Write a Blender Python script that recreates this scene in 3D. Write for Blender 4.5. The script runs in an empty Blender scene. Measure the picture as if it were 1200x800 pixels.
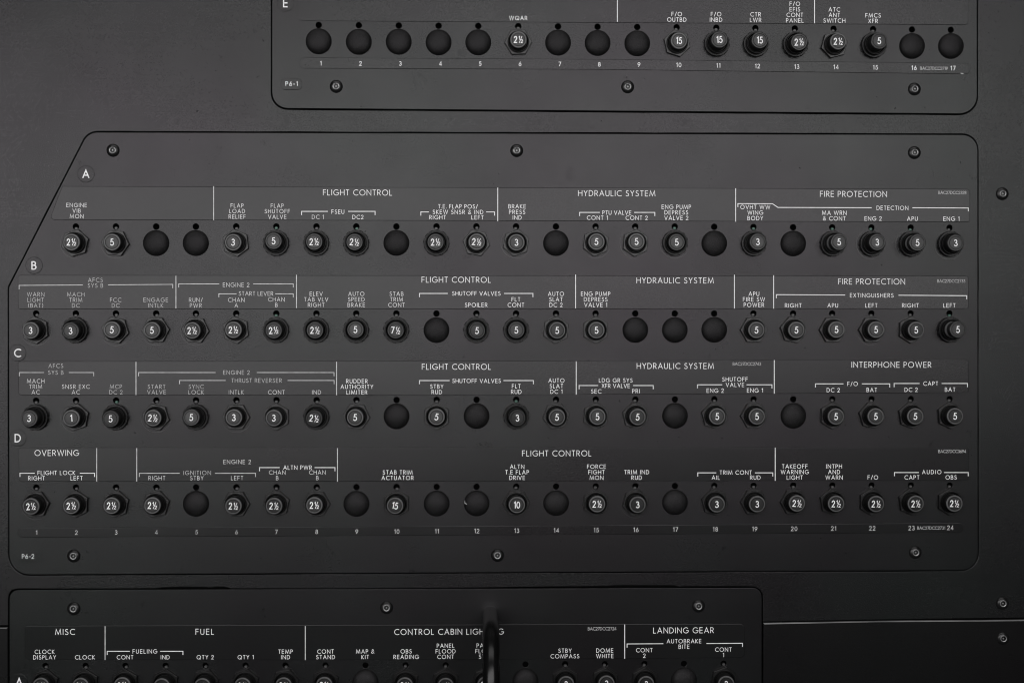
import bpy, bmesh, math, random, mathutils
import mathutils.geometry
from mathutils import Matrix, Vector
random.seed(7)
S = bpy.context.scene
COL = S.collection
PI = math.pi
MM = 0.001

# ------------------------------------------------------------------ camera
# camera solved from the breaker grid (25.4 mm pitch) measured in the photograph
F, YAW, PIT, ROL = 1559.65, 0.0244, -0.0055, -0.0012
CX, CZ, D = 306.5155, 2.6559, 850.0           # mm, in the plane of the panel fronts
OX, OZ = 317.0, -1200.0                       # plane mm -> world origin (panel stands 1.2 m up)

def rot3():
    cy, sy, cp, sp, cr, sr = math.cos(YAW), math.sin(YAW), math.cos(PIT), math.sin(PIT), math.cos(ROL), math.sin(ROL)
    Ry = Matrix(((cy, 0, -sy), (0, 1, 0), (sy, 0, cy)))
    Rp = Matrix(((1, 0, 0), (0, cp, -sp), (0, sp, cp)))
    Rr = Matrix(((cr, -sr, 0), (sr, cr, 0), (0, 0, 1)))
    return Rr @ Rp @ Ry
R3 = rot3()
R3T = R3.transposed()

def W(px, py, d=0.0):
    """a measured point of the photograph -> the point of the panel plane it shows (metres), d mm in front of it"""
    v = R3T @ Vector(((px - 600) / F, (400 - py) / F, 1.0))
    k = D / v.z
    return Vector(((CX + v.x * k - OX) * MM, -d * MM, (CZ + v.y * k - OZ) * MM))

cam_d = bpy.data.cameras.new('camera'); cam = bpy.data.objects.new('camera', cam_d); COL.objects.link(cam)
r_, u_, f_ = R3[0], R3[1], R3[2]
def w3(v): return Vector((v[0], v[2], v[1]))
cm = Matrix.Identity(4)
for i, ax in enumerate((w3(r_), w3(u_), -w3(f_))):
    for j in range(3): cm[j][i] = ax[j]
cm.translation = Vector(((CX - OX) * MM, -D * MM, (CZ - OZ) * MM))
cam.matrix_world = cm
cam_d.sensor_width = 36; cam_d.lens = F / 1200 * 36
cam_d.clip_start = 0.01; cam_d.clip_end = 50
S.camera = cam
S.render.resolution_x, S.render.resolution_y = 1024, 682

# ------------------------------------------------------------------ light
wd = bpy.data.worlds.new('World'); S.world = wd; wd.use_nodes = True
bg = wd.node_tree.nodes['Background']; bg.inputs[0].default_value = (0.9, 0.95, 1, 1); bg.inputs[1].default_value = 0.03

def area(name, loc, target, sx, sy, power, col=(1, 1, 1)):
    L = bpy.data.lights.new(name, 'AREA'); L.shape = 'RECTANGLE'; L.size = sx; L.size_y = sy; L.energy = power; L.color = col
    o = bpy.data.objects.new(name, L); COL.objects.link(o); o.location = loc
    o.rotation_euler = (Vector(target) - Vector(loc)).to_track_quat('-Z', 'Y').to_euler()
    return o
wl = area('window_light', (-0.24, -1.6, 1.485), (-0.24, 0.0, 1.485), 2.7, 0.91, 27.5, (1, 0.985, 0.99))   # the bright side of the room, its lower edge just below eye level
wl.rotation_euler.rotate_axis('Z', math.radians(7.5))
area('lettering_fill', (0.0, -1.0, 3.1), (0.0, 0.0, 1.3), 2.6, 0.9, 12, (1, 0.985, 0.985))  # added overhead fill that brightens the lettering, not a fixture of the room

S.view_settings.view_transform = 'Standard'; S.view_settings.look = 'None'
S.view_settings.exposure = 0; S.view_settings.gamma = 1
S.render.engine = 'CYCLES'
S.cycles.filter_width = 1.05

# ------------------------------------------------------------------ materials
def mat(name, base, rough, var=0.0, tint=0.0, rvar=0.0, bump=0.0, bscale=900, spec=0.5, metal=0.0, scale=9, stretch=None, speck=0.0, mott=0.0, streak=0.0):
    m = bpy.data.materials.new(name); m.use_nodes = True
    nt = m.node_tree; N = nt.nodes; L = nt.links
    b = N['Principled BSDF']
    if isinstance(base, (int, float)): base = (base, base, base)
    b.inputs['Base Color'].default_value = (*base, 1); b.inputs['Roughness'].default_value = rough
    b.inputs['Specular IOR Level'].default_value = spec; b.inputs['Metallic'].default_value = metal
    tc = N.new('ShaderNodeTexCoord')
    def noise(sc, det=4, rgh=0.55, st=None):
        n = N.new('ShaderNodeTexNoise'); n.inputs['Scale'].default_value = sc; n.inputs['Detail'].default_value = det; n.inputs['Roughness'].default_value = rgh
        if st:
            mp = N.new('ShaderNodeMapping'); mp.inputs['Scale'].default_value = st; L.new(tc.outputs['Object'], mp.inputs['Vector']); L.new(mp.outputs[0], n.inputs['Vector'])
        else: L.new(tc.outputs['Object'], n.inputs['Vector'])
        return n
    if var or tint:
        n1 = noise(scale); rmp = N.new('ShaderNodeValToRGB')
        a = [c * (1 - var) for c in base]; e = [c * (1 + var) for c in base]
        a = [a[0] * (1 + tint), a[1] * (1 - tint * .4), a[2] * (1 + tint * .6)]; e = [e[0] * (1 - tint), e[1] * (1 + tint * .3), e[2] * (1 - tint * .2)]
        rmp.color_ramp.elements[0].position = .32; rmp.color_ramp.elements[1].position = .68
        rmp.color_ramp.elements[0].color = (*a, 1); rmp.color_ramp.elements[1].color = (*e, 1)
        L.new(n1.outputs[0], rmp.inputs[0]); out = rmp.outputs[0]
        if speck:
            n4 = noise(1600, 2); r4 = N.new('ShaderNodeValToRGB'); r4.color_ramp.elements[0].position = .45; r4.color_ramp.elements[1].position = .75
            r4.color_ramp.elements[0].color = (1 - speck, 1 - speck, 1 - speck, 1); r4.color_ramp.elements[1].color = (1 + speck * 3,) * 3 + (1,)
            mx = N.new('ShaderNodeMix'); mx.data_type = 'RGBA'; mx.blend_type = 'MULTIPLY'; mx.inputs[0].default_value = 1
            L.new(n4.outputs[0], r4.inputs[0]); L.new(out, mx.inputs[6]); L.new(r4.outputs[0], mx.inputs[7]); out = mx.outputs[2]
        L.new(out, b.inputs['Base Color'])
    if mott:
        def ramp(src, p0, p1, c0, c1):
            r = N.new('ShaderNodeValToRGB'); r.color_ramp.elements[0].position = p0; r.color_ramp.elements[1].position = p1
            r.color_ramp.elements[0].color = (*c0, 1); r.color_ramp.elements[1].color = (*c1, 1); L.new(src, r.inputs[0]); return r.outputs[0]
        def mul(p, q):
            x = N.new('ShaderNodeMix'); x.data_type = 'RGBA'; x.blend_type = 'MULTIPLY'; x.inputs[0].default_value = 1; L.new(p, x.inputs[6]); L.new(q, x.inputs[7]); return x.outputs[2]
        k = mott
        t = ramp(noise(4.2, 2, .5).outputs[0], .38, .62, (1, 1 - .075 * k, 1 - .01 * k), (1 - .03 * k, 1 - .012 * k, 1 - .02 * k))       # faint warm and green casts of old paint
        t = mul(t, ramp(noise(26, 6, .65).outputs[0], .3, .7, (1 - .13 * k,) * 3, (1, 1, 1)))                                # cloudy handling marks
        t = mul(t, ramp(noise(70, 3, .6).outputs[0], .63, .74, (1, 1, 1), (1 - .16 * k,) * 3))                                # smudges
        t = mul(t, ramp(noise(1100, 2, .7).outputs[0], .3, .7, (1 - .22 * k,) * 3, (1, 1, 1)))                                # paint grain
        t = mul(t, ramp(noise(260, 2, .5).outputs[0], .73, .78, (1, 1, 1), (1 - .55 * k,) * 3))                               # dust specks
        if streak: t = mul(t, ramp(noise(60, 5, .7, (.25, 1, 14)).outputs[0], .3, .7, (1 - streak,) * 3, (1, 1, 1)))
        L.new(t, b.inputs['Specular Tint'])
    if rvar:
        n2 = noise(scale * 1.7, 6, .6); mr = N.new('ShaderNodeMapRange')
        mr.inputs[1].default_value = .3; mr.inputs[2].default_value = .7; mr.inputs[3].default_value = rough - rvar; mr.inputs[4].default_value = rough + rvar
        L.new(n2.outputs[0], mr.inputs[0]); L.new(mr.outputs[0], b.inputs['Roughness'])
    if bump:
        n3 = noise(bscale, 3, .6, stretch); bp = N.new('ShaderNodeBump'); bp.inputs['Strength'].default_value = bump; bp.inputs['Distance'].default_value = 0.0002
        L.new(n3.outputs[0], bp.inputs['Height']); L.new(bp.outputs[0], b.inputs['Normal'])
    return m
M = {}
M['wall'] = mat('charcoal_bulkhead_paint', 0.008, 0.25, .3, .2, .03, .6, 1500, scale=5, mott=1, streak=.10, spec=.36)
M['wall_low'] = mat('black_lower_bulkhead_paint', 0.005, 0.27, .25, .1, .03, .3, 1500, scale=5, mott=.8, streak=.1, spec=.34)
M['plate'] = mat('charcoal_panel_paint', 0.007, 0.25, .3, .2, .03, .6, 1500, scale=6, mott=1, spec=.36)
M['film'] = mat('label_film', 0.009, 0.25, .15, .14, .015, .2, 1200, scale=6, mott=.5, spec=.335)
M['paint'] = mat('white_lettering', 0.84, 0.6, .12, 0, 0, 0, scale=300)
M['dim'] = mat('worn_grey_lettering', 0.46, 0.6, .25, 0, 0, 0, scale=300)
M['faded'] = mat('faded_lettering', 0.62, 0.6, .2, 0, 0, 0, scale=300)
M['serial'] = mat('grey_serial_lettering', 0.46, 0.6, .25, 0, 0, 0, scale=500)
M['void'] = mat('dark_cavity', 0.002, 0.9)
M['film_worn'] = mat('worn_label_film', 0.008, 0.25, .2, .14, .03, .55, 1500, scale=6, mott=.9, spec=.36)
M['nut'] = mat('dark_anodised_nut', 0.008, 0.26, .25, 0, .03, .4, 1200, scale=60, spec=.36)
M['washer'] = mat('dark_washer', 0.008, 0.27, .2, 0, .03, .4, 1200, scale=60, spec=.35)
M['collar'] = mat('black_collar', 0.003, 0.33, .2, 0, .06, .1, 900, spec=.16, scale=80)
M['button'] = mat('black_button_plastic', 0.010, 0.36, .2, 0, .06, .15, 1200, scale=80, spec=.38)
M['rim'] = mat('worn_button_rim', 0.07, 0.42, .3, 0, .05, .1, 1200, scale=150)
M['band'] = mat('grey_button_sleeve', 0.20, 0.5, .2, 0, 0, 0, scale=100)
M['num'] = mat('white_button_number', 0.84, 0.55, .06, 0, 0, 0, scale=400)
M['knurl'] = mat('black_knurled_nut', 0.004, 0.3, .2, 0, .06, .3, 900, spec=.24, scale=80)
M['tab'] = mat('grey_locating_pin', 0.06, 0.45, .3, 0, 0, 0, scale=200)
M['tabg'] = mat('green_locating_pin', (0.04, 0.12, 0.085), 0.45, .3, 0, 0, 0, scale=200)
M['plug'] = mat('matte_black_plug', 0.008, 0.52, .25, 0, 0, 1.0, 1500, spec=.3, scale=200, speck=.5, mott=1.6)
M['screw'] = mat('black_oxide_screw', 0.007, 0.32, .3, 0, .1, .15, 900, scale=120, spec=.36)
M['steel'] = mat('worn_socket_steel', 0.17, 0.3, .5, 0, .1, .1, 900, scale=200, metal=.5)
M['handle'] = mat('gloss_black_handle', 0.003, 0.24, .2, 0, .03, .05, 600, spec=.34, scale=60)
M['scuff'] = mat('rubbed_paint_ring', 0.016, 0.3, .5, 0, .05, .2, 900, scale=120, spec=.4)
M['chip'] = mat('chipped_bare_paint', 0.45, 0.5, .3, 0, 0, 0, scale=500)
M['edge'] = mat('lit_worn_sheet_edge', 0.09, 0.4, .6, 0, .1, .1, 900, scale=25)  # pale colour carries the light caught by the upward bevel

# ------------------------------------------------------------------ helpers
def link(name, me, m=None, parent=None, loc=None):
    o = bpy.data.objects.new(name, me)
    if m is not None:
        for k in (m if isinstance(m, (list, tuple)) else [m]): me.materials.append(k)
    COL.objects.link(o)
    if parent is not None: o.parent = parent
    if loc is not None: o.location = loc
    return o
def tag(o, label=None, cat=None, group=None, kind=None):
    if label: o['label'] = label
    if cat: o['category'] = cat
    if group: o['group'] = group
    if kind: o['kind'] = kind
    return o
def mesh_from(name, verts, faces, smooth=False):
    me = bpy.data.meshes.new(name); me.from_pydata(verts, [], faces); me.update()
    if smooth:
        for p in me.polygons: p.use_smooth = True
    return me

def inset(lp, g):
    """move a closed loop of (x, z) points by g metres to its right-hand side (outwards for a counter-clockwise loop)"""
    n = len(lp); out = []
    for i in range(n):
        a, b, c = Vector(lp[i - 1]), Vector(lp[i]), Vector(lp[(i + 1) % n])
        d1, d2 = (b - a).normalized(), (c - b).normalized()
        n1 = Vector((d1.y, -d1.x)); m = n1 + Vector((d2.y, -d2.x))
        if m.length < 1e-6: m = n1.copy()
        m.normalize(); out.append(b + m * (g / max(.4, m.dot(n1))))
    return out
def sheet(name, loops, d_front, thick, bevel, res=2):
    """sheet with holes: first loop is the outline, the others are holes, points (x, z) in metres; front d_front mm out"""
    vs, fs = [], []; co, ed = [], []; base = []
    for li, lp in enumerate(loops):
        ar = sum(lp[i - 1][0] * lp[i][1] - lp[i][0] * lp[i - 1][1] for i in range(len(lp)))
        if (ar > 0) != (li == 0): lp = list(reversed(lp))
        n = len(lp)
        rings = []
        for k in range(res + 1):
            t = PI / 2 * k / res
            bv = bevel if li == 0 or n > 30 else .22
            rings.append((-(1 - math.sin(t)) * bv * MM, d_front - (1 - math.cos(t)) * bv))
        rings.append((0, d_front - thick))
        o0 = len(vs)
        for g, h in rings:
            for p in inset(lp, g): vs.append((p[0], -h * MM, p[1]))
        for k in range(len(rings) - 1):
            for i in range(n):
                j = (i + 1) % n
                fs.append((o0 + k * n + i, o0 + (k + 1) * n + i, o0 + (k + 1) * n + j, o0 + k * n + j))
        c0 = len(co)
        for i in range(n): v = vs[o0 + i]; co.append(Vector((v[0] * 1000, v[2] * 1000))); base.append(o0 + i)
        for i in range(n): ed.append((c0 + i, c0 + (i + 1) % n))
    r = mathutils.geometry.delaunay_2d_cdt(co, ed, [], 1, 1e-5)
    mp = [base[og[0]] if og else None for og in r[3]]
    segs = [(co[i], co[j]) for i, j in ed]
    sy0 = [min(p.y, q.y) for p, q in segs]; sy1 = [max(p.y, q.y) for p, q in segs]
    for f in r[2]:
        q = [mp[i] for i in f]
        if None in q: continue
        cx_ = sum(r[0][i].x for i in f) / 3; cy_ = sum(r[0][i].y for i in f) / 3; inn = False
        for (p_, q_), l_, h_ in zip(segs, sy0, sy1):      # even-odd test keeps the holes open
            if l_ <= cy_ < h_ and p_.x + (q_.x - p_.x) * (cy_ - p_.y) / (q_.y - p_.y) > cx_: inn = not inn
        if inn: fs.append(tuple(q))
    me = mesh_from(name, vs, fs)
    bm = bmesh.new(); bm.from_mesh(me); bmesh.ops.recalc_face_normals(bm, faces=bm.faces)
    bm.faces.ensure_lookup_table()
    big = max(bm.faces, key=lambda f: f.calc_area() * abs(f.normal.y))
    if big.normal.y > 0:
        for f in bm.faces: f.normal_flip()
    bm.to_mesh(me); bm.free()
    return me

def rounded(pts, n=6):
    """pts: (px, py, radius_px) corners -> list of pixel points with rounded corners"""
    out = []; k = len(pts)
    for i in range(k):
        p0, p1, p2 = pts[i - 1], pts[i], pts[(i + 1) % k]
        r = p1[2]; a = Vector(p0[:2]) - Vector(p1[:2]); b = Vector(p2[:2]) - Vector(p1[:2]); P = Vector(p1[:2])
        if r <= 0: out.append(tuple(P)); continue
        an = a.angle(b); t = r / math.tan(an / 2); a.normalize(); b.normalize()
        c = P + (a + b).normalized() * (r / math.sin(an / 2))
        s = P + a * t; e = P + b * t
        a0 = math.atan2(s.y - c.y, s.x - c.x); a1 = math.atan2(e.y - c.y, e.x - c.x)
        dd = (a1 - a0 + PI) % (2 * PI) - PI
        for j in range(n + 1):
            q = a0 + dd * j / n; out.append((c.x + r * math.cos(q), c.y + r * math.sin(q)))
    return out
def wp(pts): return [(W(x, y).x, W(x, y).z) for x, y in pts]
def circ(c, r, n=24): return [(c.x + r * MM * math.cos(2 * PI * i / n), c.z + r * MM * math.sin(2 * PI * i / n)) for i in range(n)]

def lathe(prof, n=40, cap=True, mi=None, wob=None):
    """profile [(r mm, h mm)], axis towards the viewer (-Y)"""
    vs, fs, ms = [], [], []
    for k, (r, h) in enumerate(prof):
        for i in range(n):
            a = 2 * PI * i / n; rr = r + (wob(k, i) if wob else 0)
            vs.append((rr * MM * math.cos(a), -h * MM, rr * MM * math.sin(a)))
    for k in range(len(prof) - 1):
        for i in range(n):
            j = (i + 1) % n
            fs.append((k * n + i, k * n + j, (k + 1) * n + j, (k + 1) * n + i)); ms.append(mi[k] if mi else 0)
    if cap: fs.append(tuple((len(prof) - 1) * n + i for i in range(n))); ms.append(mi[-1] if mi else 0)
    return vs, fs, ms
def lathe_mesh(name, prof, mats, n=40, mi=None, smooth=True, wob=None, ang=18):
    vs, fs, ms = lathe(prof, n, True, mi, wob)
    me = mesh_from(name, vs, fs, smooth)
    for p, k in zip(me.polygons, ms): p.material_index = k
    for m in mats: me.materials.append(m)
    bm = bmesh.new(); bm.from_mesh(me); bmesh.ops.recalc_face_normals(bm, faces=bm.faces)
    for e in bm.edges:
        if len(e.link_faces) == 2 and e.calc_face_angle(0) > math.radians(ang): e.smooth = False
    bm.to_mesh(me); bm.free()
    return me

# ------------------------------------------------------------------ stroke lettering (geometric capitals)
def arc(cx, cy, rx, ry, a0, a1, n=None):
    n = n or max(4, int(abs(a1 - a0) / 20))
    return [(cx + rx * math.cos(math.radians(a0 + (a1 - a0) * i / n)), cy + ry * math.sin(math.radians(a0 + (a1 - a0) * i / n))) for i in range(n + 1)]
def bowl(w, y0, y1, x0=0.0):
    r = (y1 - y0) / 2; c = max(x0, w - r)
    return [(x0, y1), (c, y1)] + arc(c, (y0 + y1) / 2, w - c, r, 90, -90)[1:-1] + [(c, y0), (x0, y0)]
G = {
 'A': (.80, [[(0, 0), (.40, 1), (.80, 0)], [(.14, .33), (.66, .33)]]),
 'B': (.50, [[(0, 0), (0, 1)], bowl(.44, .53, 1), bowl(.50, 0, .53)]),
 'C': (.80, [arc(.52, .5, .52, .5, 52, 308, 14)]),
 'D': (.66, [[(0, 0), (0, 1)], [(0, 1), (.2, 1)] + arc(.2, .5, .46, .5, 90, -90, 12)[1:-1] + [(.2, 0), (0, 0)]]),
 'E': (.44, [[(.44, 1), (0, 1), (0, 0), (.44, 0)], [(0, .52), (.42, .52)]]),
 'F': (.42, [[(.42, 1), (0, 1), (0, 0)], [(0, .52), (.40, .52)]]),
 'G': (.92, [arc(.50, .5, .50, .5, 48, 325, 14) + [(.96, .46), (.56, .46)]]),
 'H': (.66, [[(0, 0), (0, 1)], [(.66, 0), (.66, 1)], [(0, .52), (.66, .52)]]),
 'I': (.02, [[(.01, 0), (.01, 1)]]),
 'K': (.56, [[(0, 0), (0, 1)], [(.52, 1), (.03, .50), (.56, 0)]]),
 'L': (.38, [[(0, 1), (0, 0), (.38, 0)]]),
 'M': (1.0, [[(0, 0), (.13, 1), (.50, .06), (.87, 1), (1.0, 0)]]),
 'N': (.70, [[(0, 0), (0, 1), (.70, 0), (.70, 1)]]),
 'O': (1.0, [arc(.5, .5, .5, .5, 0, 360, 20)]),
 'P': (.46, [[(0, 0), (0, 1)], bowl(.46, .44, 1)]),
 'Q': (1.0, [arc(.5, .5, .5, .5, 0, 360, 20), [(.55, .35), (.92, -.04)]]),
 'R': (.50, [[(0, 0), (0, 1)], bowl(.46, .46, 1), [(.20, .46), (.50, 0)]]),
 'S': (.48, [arc(.25, .76, .20, .24, 35, 215, 8) + [(.25, .51)] + arc(.23, .26, .25, .26, 60, -155, 10)]),
 'T': (.50, [[(0, 1), (.50, 1)], [(.25, 0), (.25, 1)]]),
 'U': (.58, [[(0, 1), (0, .29)] + arc(.29, .29, .29, .29, 180, 360, 9)[1:-1] + [(.58, .29), (.58, 1)]]),
 'V': (.74, [[(0, 1), (.37, 0), (.74, 1)]]),
 'W': (1.16, [[(0, 1), (.29, 0), (.58, 1), (.87, 0), (1.16, 1)]]),
 'X': (.62, [[(0, 0), (.60, 1)], [(.02, 1), (.62, 0)]]),
 'Y': (.62, [[(0, 1), (.31, .46), (.62, 1)], [(.31, 0), (.31, .46)]]),
 'Z': (.56, [[(0, 1), (.56, 1), (0, 0), (.56, 0)]]),
 '0': (.56, [arc(.28, .5, .28, .5, 0, 360, 16)]),
 '1': (.24, [[(0, .84), (.22, 1), (.22, 0)]]),
 '2': (.52, [arc(.26, .72, .25, .28, 172, -22, 9) + [(0, 0), (.54, 0)]]),
 '3': (.50, [arc(.24, .76, .21, .24, 150, -80, 9) + [(.20, .52)], [(.20, .52)] + arc(.24, .265, .26, .265, 85, -155, 10)]),
 '4': (.58, [[(.42, 0), (.42, 1), (0, .26), (.58, .26)]]),
 '5': (.52, [[(.48, 1), (.16, 1), (.08, .58)] + arc(.24, .32, .28, .32, 118, -150, 10)]),
 '6': (.56, [[(.40, 1), (.06, .45)], arc(.28, .29, .28, .29, 0, 360, 14)]),
 '7': (.52, [[(0, 1), (.52, 1), (.14, 0)]]),
 '8': (.52, [arc(.26, .755, .205, .245, 0, 360, 12), arc(.26, .265, .26, .265, 0, 360, 14)]),
 '9': (.56, [arc(.28, .71, .28, .29, 0, 360, 14), [(.52, .57), (.16, 0)]]),
 '/': (.40, [[(0, -.08), (.40, 1.04)]]),
 '&': (.70, [[(.70, 0), (.18, .70)] + arc(.33, .80, .18, .20, 200, -30, 8) + [(.36, .55), (.10, .38)] + arc(.24, .23, .24, .23, 140, 290, 7) + [(.50, .12), (.66, .42)]]),
 '.': (.04, [[(.0, .04), (.06, .04)]]),
 '-': (.34, [[(.0, .42), (.34, .42)]]),
 '(': (.20, [arc(.42, .5, .40, .62, 122, 238, 7)]),
 ')': (.20, [arc(-.22, .5, .40, .62, 58, -58, 7)]),
 ' ': (.16, []),
 'h': (.62, [[(.02, .86), (.14, 1), (.14, .50)], [(.10, .0), (.50, 1.0)], arc(.50, .36, .12, .13, 170, -25, 6) + [(.36, 0), (.64, 0)]]),   # one half
}
for ch, k in {'E': 1.14, 'F': 1.1, 'L': 1.1, 'N': 1.06, 'R': 1.12, 'D': 1.06, 'H': 1.05, 'S': 1.08, 'U': 1.06, 'P': 1.08, 'B': 1.08, 'T': 1.08, 'I': 1}.items():
    G[ch] = (G[ch][0] * k, [[(x * k, y) for x, y in st] for st in G[ch][1]])
class Ribbons:
    """strokes laid on the panel plane, x/z in metres; every stroke a hair above the one before"""
    def __init__(s): s.v = []; s.f = []; s.k = 0
    def stroke(s, pts, w, y):
        n = len(pts)
        if n < 2: return
        closed = n > 3 and (Vector(pts[0]) - Vector(pts[-1])).length < w * .05
        P = [Vector(p) for p in pts]
        if closed: P = P[:-1]; n -= 1
        hw = w / 2; L, Rr = [], []
        for i in range(n):
            a = P[i - 1] if (i or closed) else None; b = P[(i + 1) % n] if (i < n - 1 or closed) else None
            p = P[i].copy()
            if a is not None and b is not None:
                d1 = (P[i] - a).normalized(); d2 = (b - P[i]).normalized()
                n1 = Vector((-d1.y, d1.x)); n2 = Vector((-d2.y, d2.x)); m = n1 + n2
                if m.length < 1e-6: m = n1.copy()
                m.normalize(); c = max(.38, m.dot(n1)); q = m * (hw / c)
            else:
                d1 = ((P[i] - a) if a is not None else (b - P[i])).normalized(); q = Vector((-d1.y, d1.x)) * hw
                p = p + d1 * hw * (.55 if a is not None else -.55)
            L.append(p + q); Rr.append(p - q)
        yy = y - s.k * 2e-6; s.k = (s.k + 1) % 12
        o = len(s.v)
        for l, r in zip(L, Rr): s.v += [(l.x, yy, l.y), (r.x, yy, r.y)]
        for i in range(n if closed else n - 1):
            j = (i + 1) % n; s.f.append((o + 2 * i, o + 2 * i + 1, o + 2 * j + 1, o + 2 * j))
    def text(s, t, c, h, y, sw=.125, trk=.27, width=None, xs=1.0, rot=0.0):
        """t centred on c = (x, baseline z); h cap height, width fits the tracking (all metres)"""
        w = h * sw; hh = h - w
        adv = [G[ch][0] * xs * hh for ch in t]
        gap = trk * h
        if width is not None and len(t) > 1: gap = (width - w - sum(adv)) / (len(t) - 1)
        tot = sum(adv) + gap * (len(t) - 1)
        x = -tot / 2; ca, sa = math.cos(rot), math.sin(rot)
        for ch, a in zip(t, adv):
            for st in G[ch][1]:
                q = []
                for px, py in st:
                    lx, lz = x + px * xs * hh, w / 2 + py * hh
                    if rot: lz -= h / 2; lx, lz = lx * ca - lz * sa, lx * sa + lz * ca + h / 2
                    q.append((c[0] + lx, c[1] + lz))
                s.stroke(q, w, y)
            x += a + gap
    def mesh(s, name):
        me = mesh_from(name, s.v, s.f)
        bm = bmesh.new(); bm.from_mesh(me)
        for f in bm.faces:
            f.normal_update()
            if f.normal.y > 0: f.normal_flip()
        bm.to_mesh(me); bm.free(); return me
PX = (W(601, 400) - W(600, 400)).length      # metres per photograph pixel near the middle
def sc(x, y): return (W(x + .5, y) - W(x - .5, y)).length

# ------------------------------------------------------------------ layout measured in the photograph
HX = {'E': [373.5,420.5,467.3,514,560.5,607.3,654,700.3,746.8,793,839.5,885.3,931.5,977,1023.3,1068.8,1114.3],
      'A': [None,88.8,135.8,183,229.5,276.8,323.8,370.8,417.5,464.5,511.5,558.3,604.8,651.5,698,744.5,790.8,837,883,929.5,975.3,1021.3,1067.3,1112.8],
      'Z': [53.3,100.3,147,194,240.8,287.8,334.5,381.5,428.3,475.3,522.3,569,615.8,662.3,708.8,755.3,801.5,848]}
HX['B'] = [42.3] + HX['A'][1:]
HX['C'] = [42.3] + [x + .2 for x in HX['A'][1:]]
HX['D'] = [42.5] + [x + .2 for x in HX['A'][1:]]
def lerp(pts, x):
    if x <= pts[0][0]: return pts[0][1]
    for (a, b), (c, d) in zip(pts, pts[1:]):
        if x <= c: return b + (d - b) * (x - a) / (c - a)
    return pts[-1][1]
HY = {'E': [(373, 29.6), (607, 31.0), (793, 32.3), (931, 33.7), (1114, 35.3)],
      'A': [(88, 265.6), (558, 265.5), (790, 265.6), (929, 266.4), (1113, 267.0)],
      'B': [(42, 367.4), (1113, 367.3)],
      'C': [(42, 469.4), (324, 468.8), (698, 468.0), (1113, 467.5)],
      'D': [(42, 571.0), (464, 570.5), (698, 569.6), (930, 568.6), (1113, 568.5)],
      'Z': [(53, 779.8), (334, 779.3), (522, 779.0), (616, 778.0), (848, 777.0)]}
def hole(row, c): x = HX[row][c - 1]; return W(x, lerp(HY[row], x))

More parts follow.
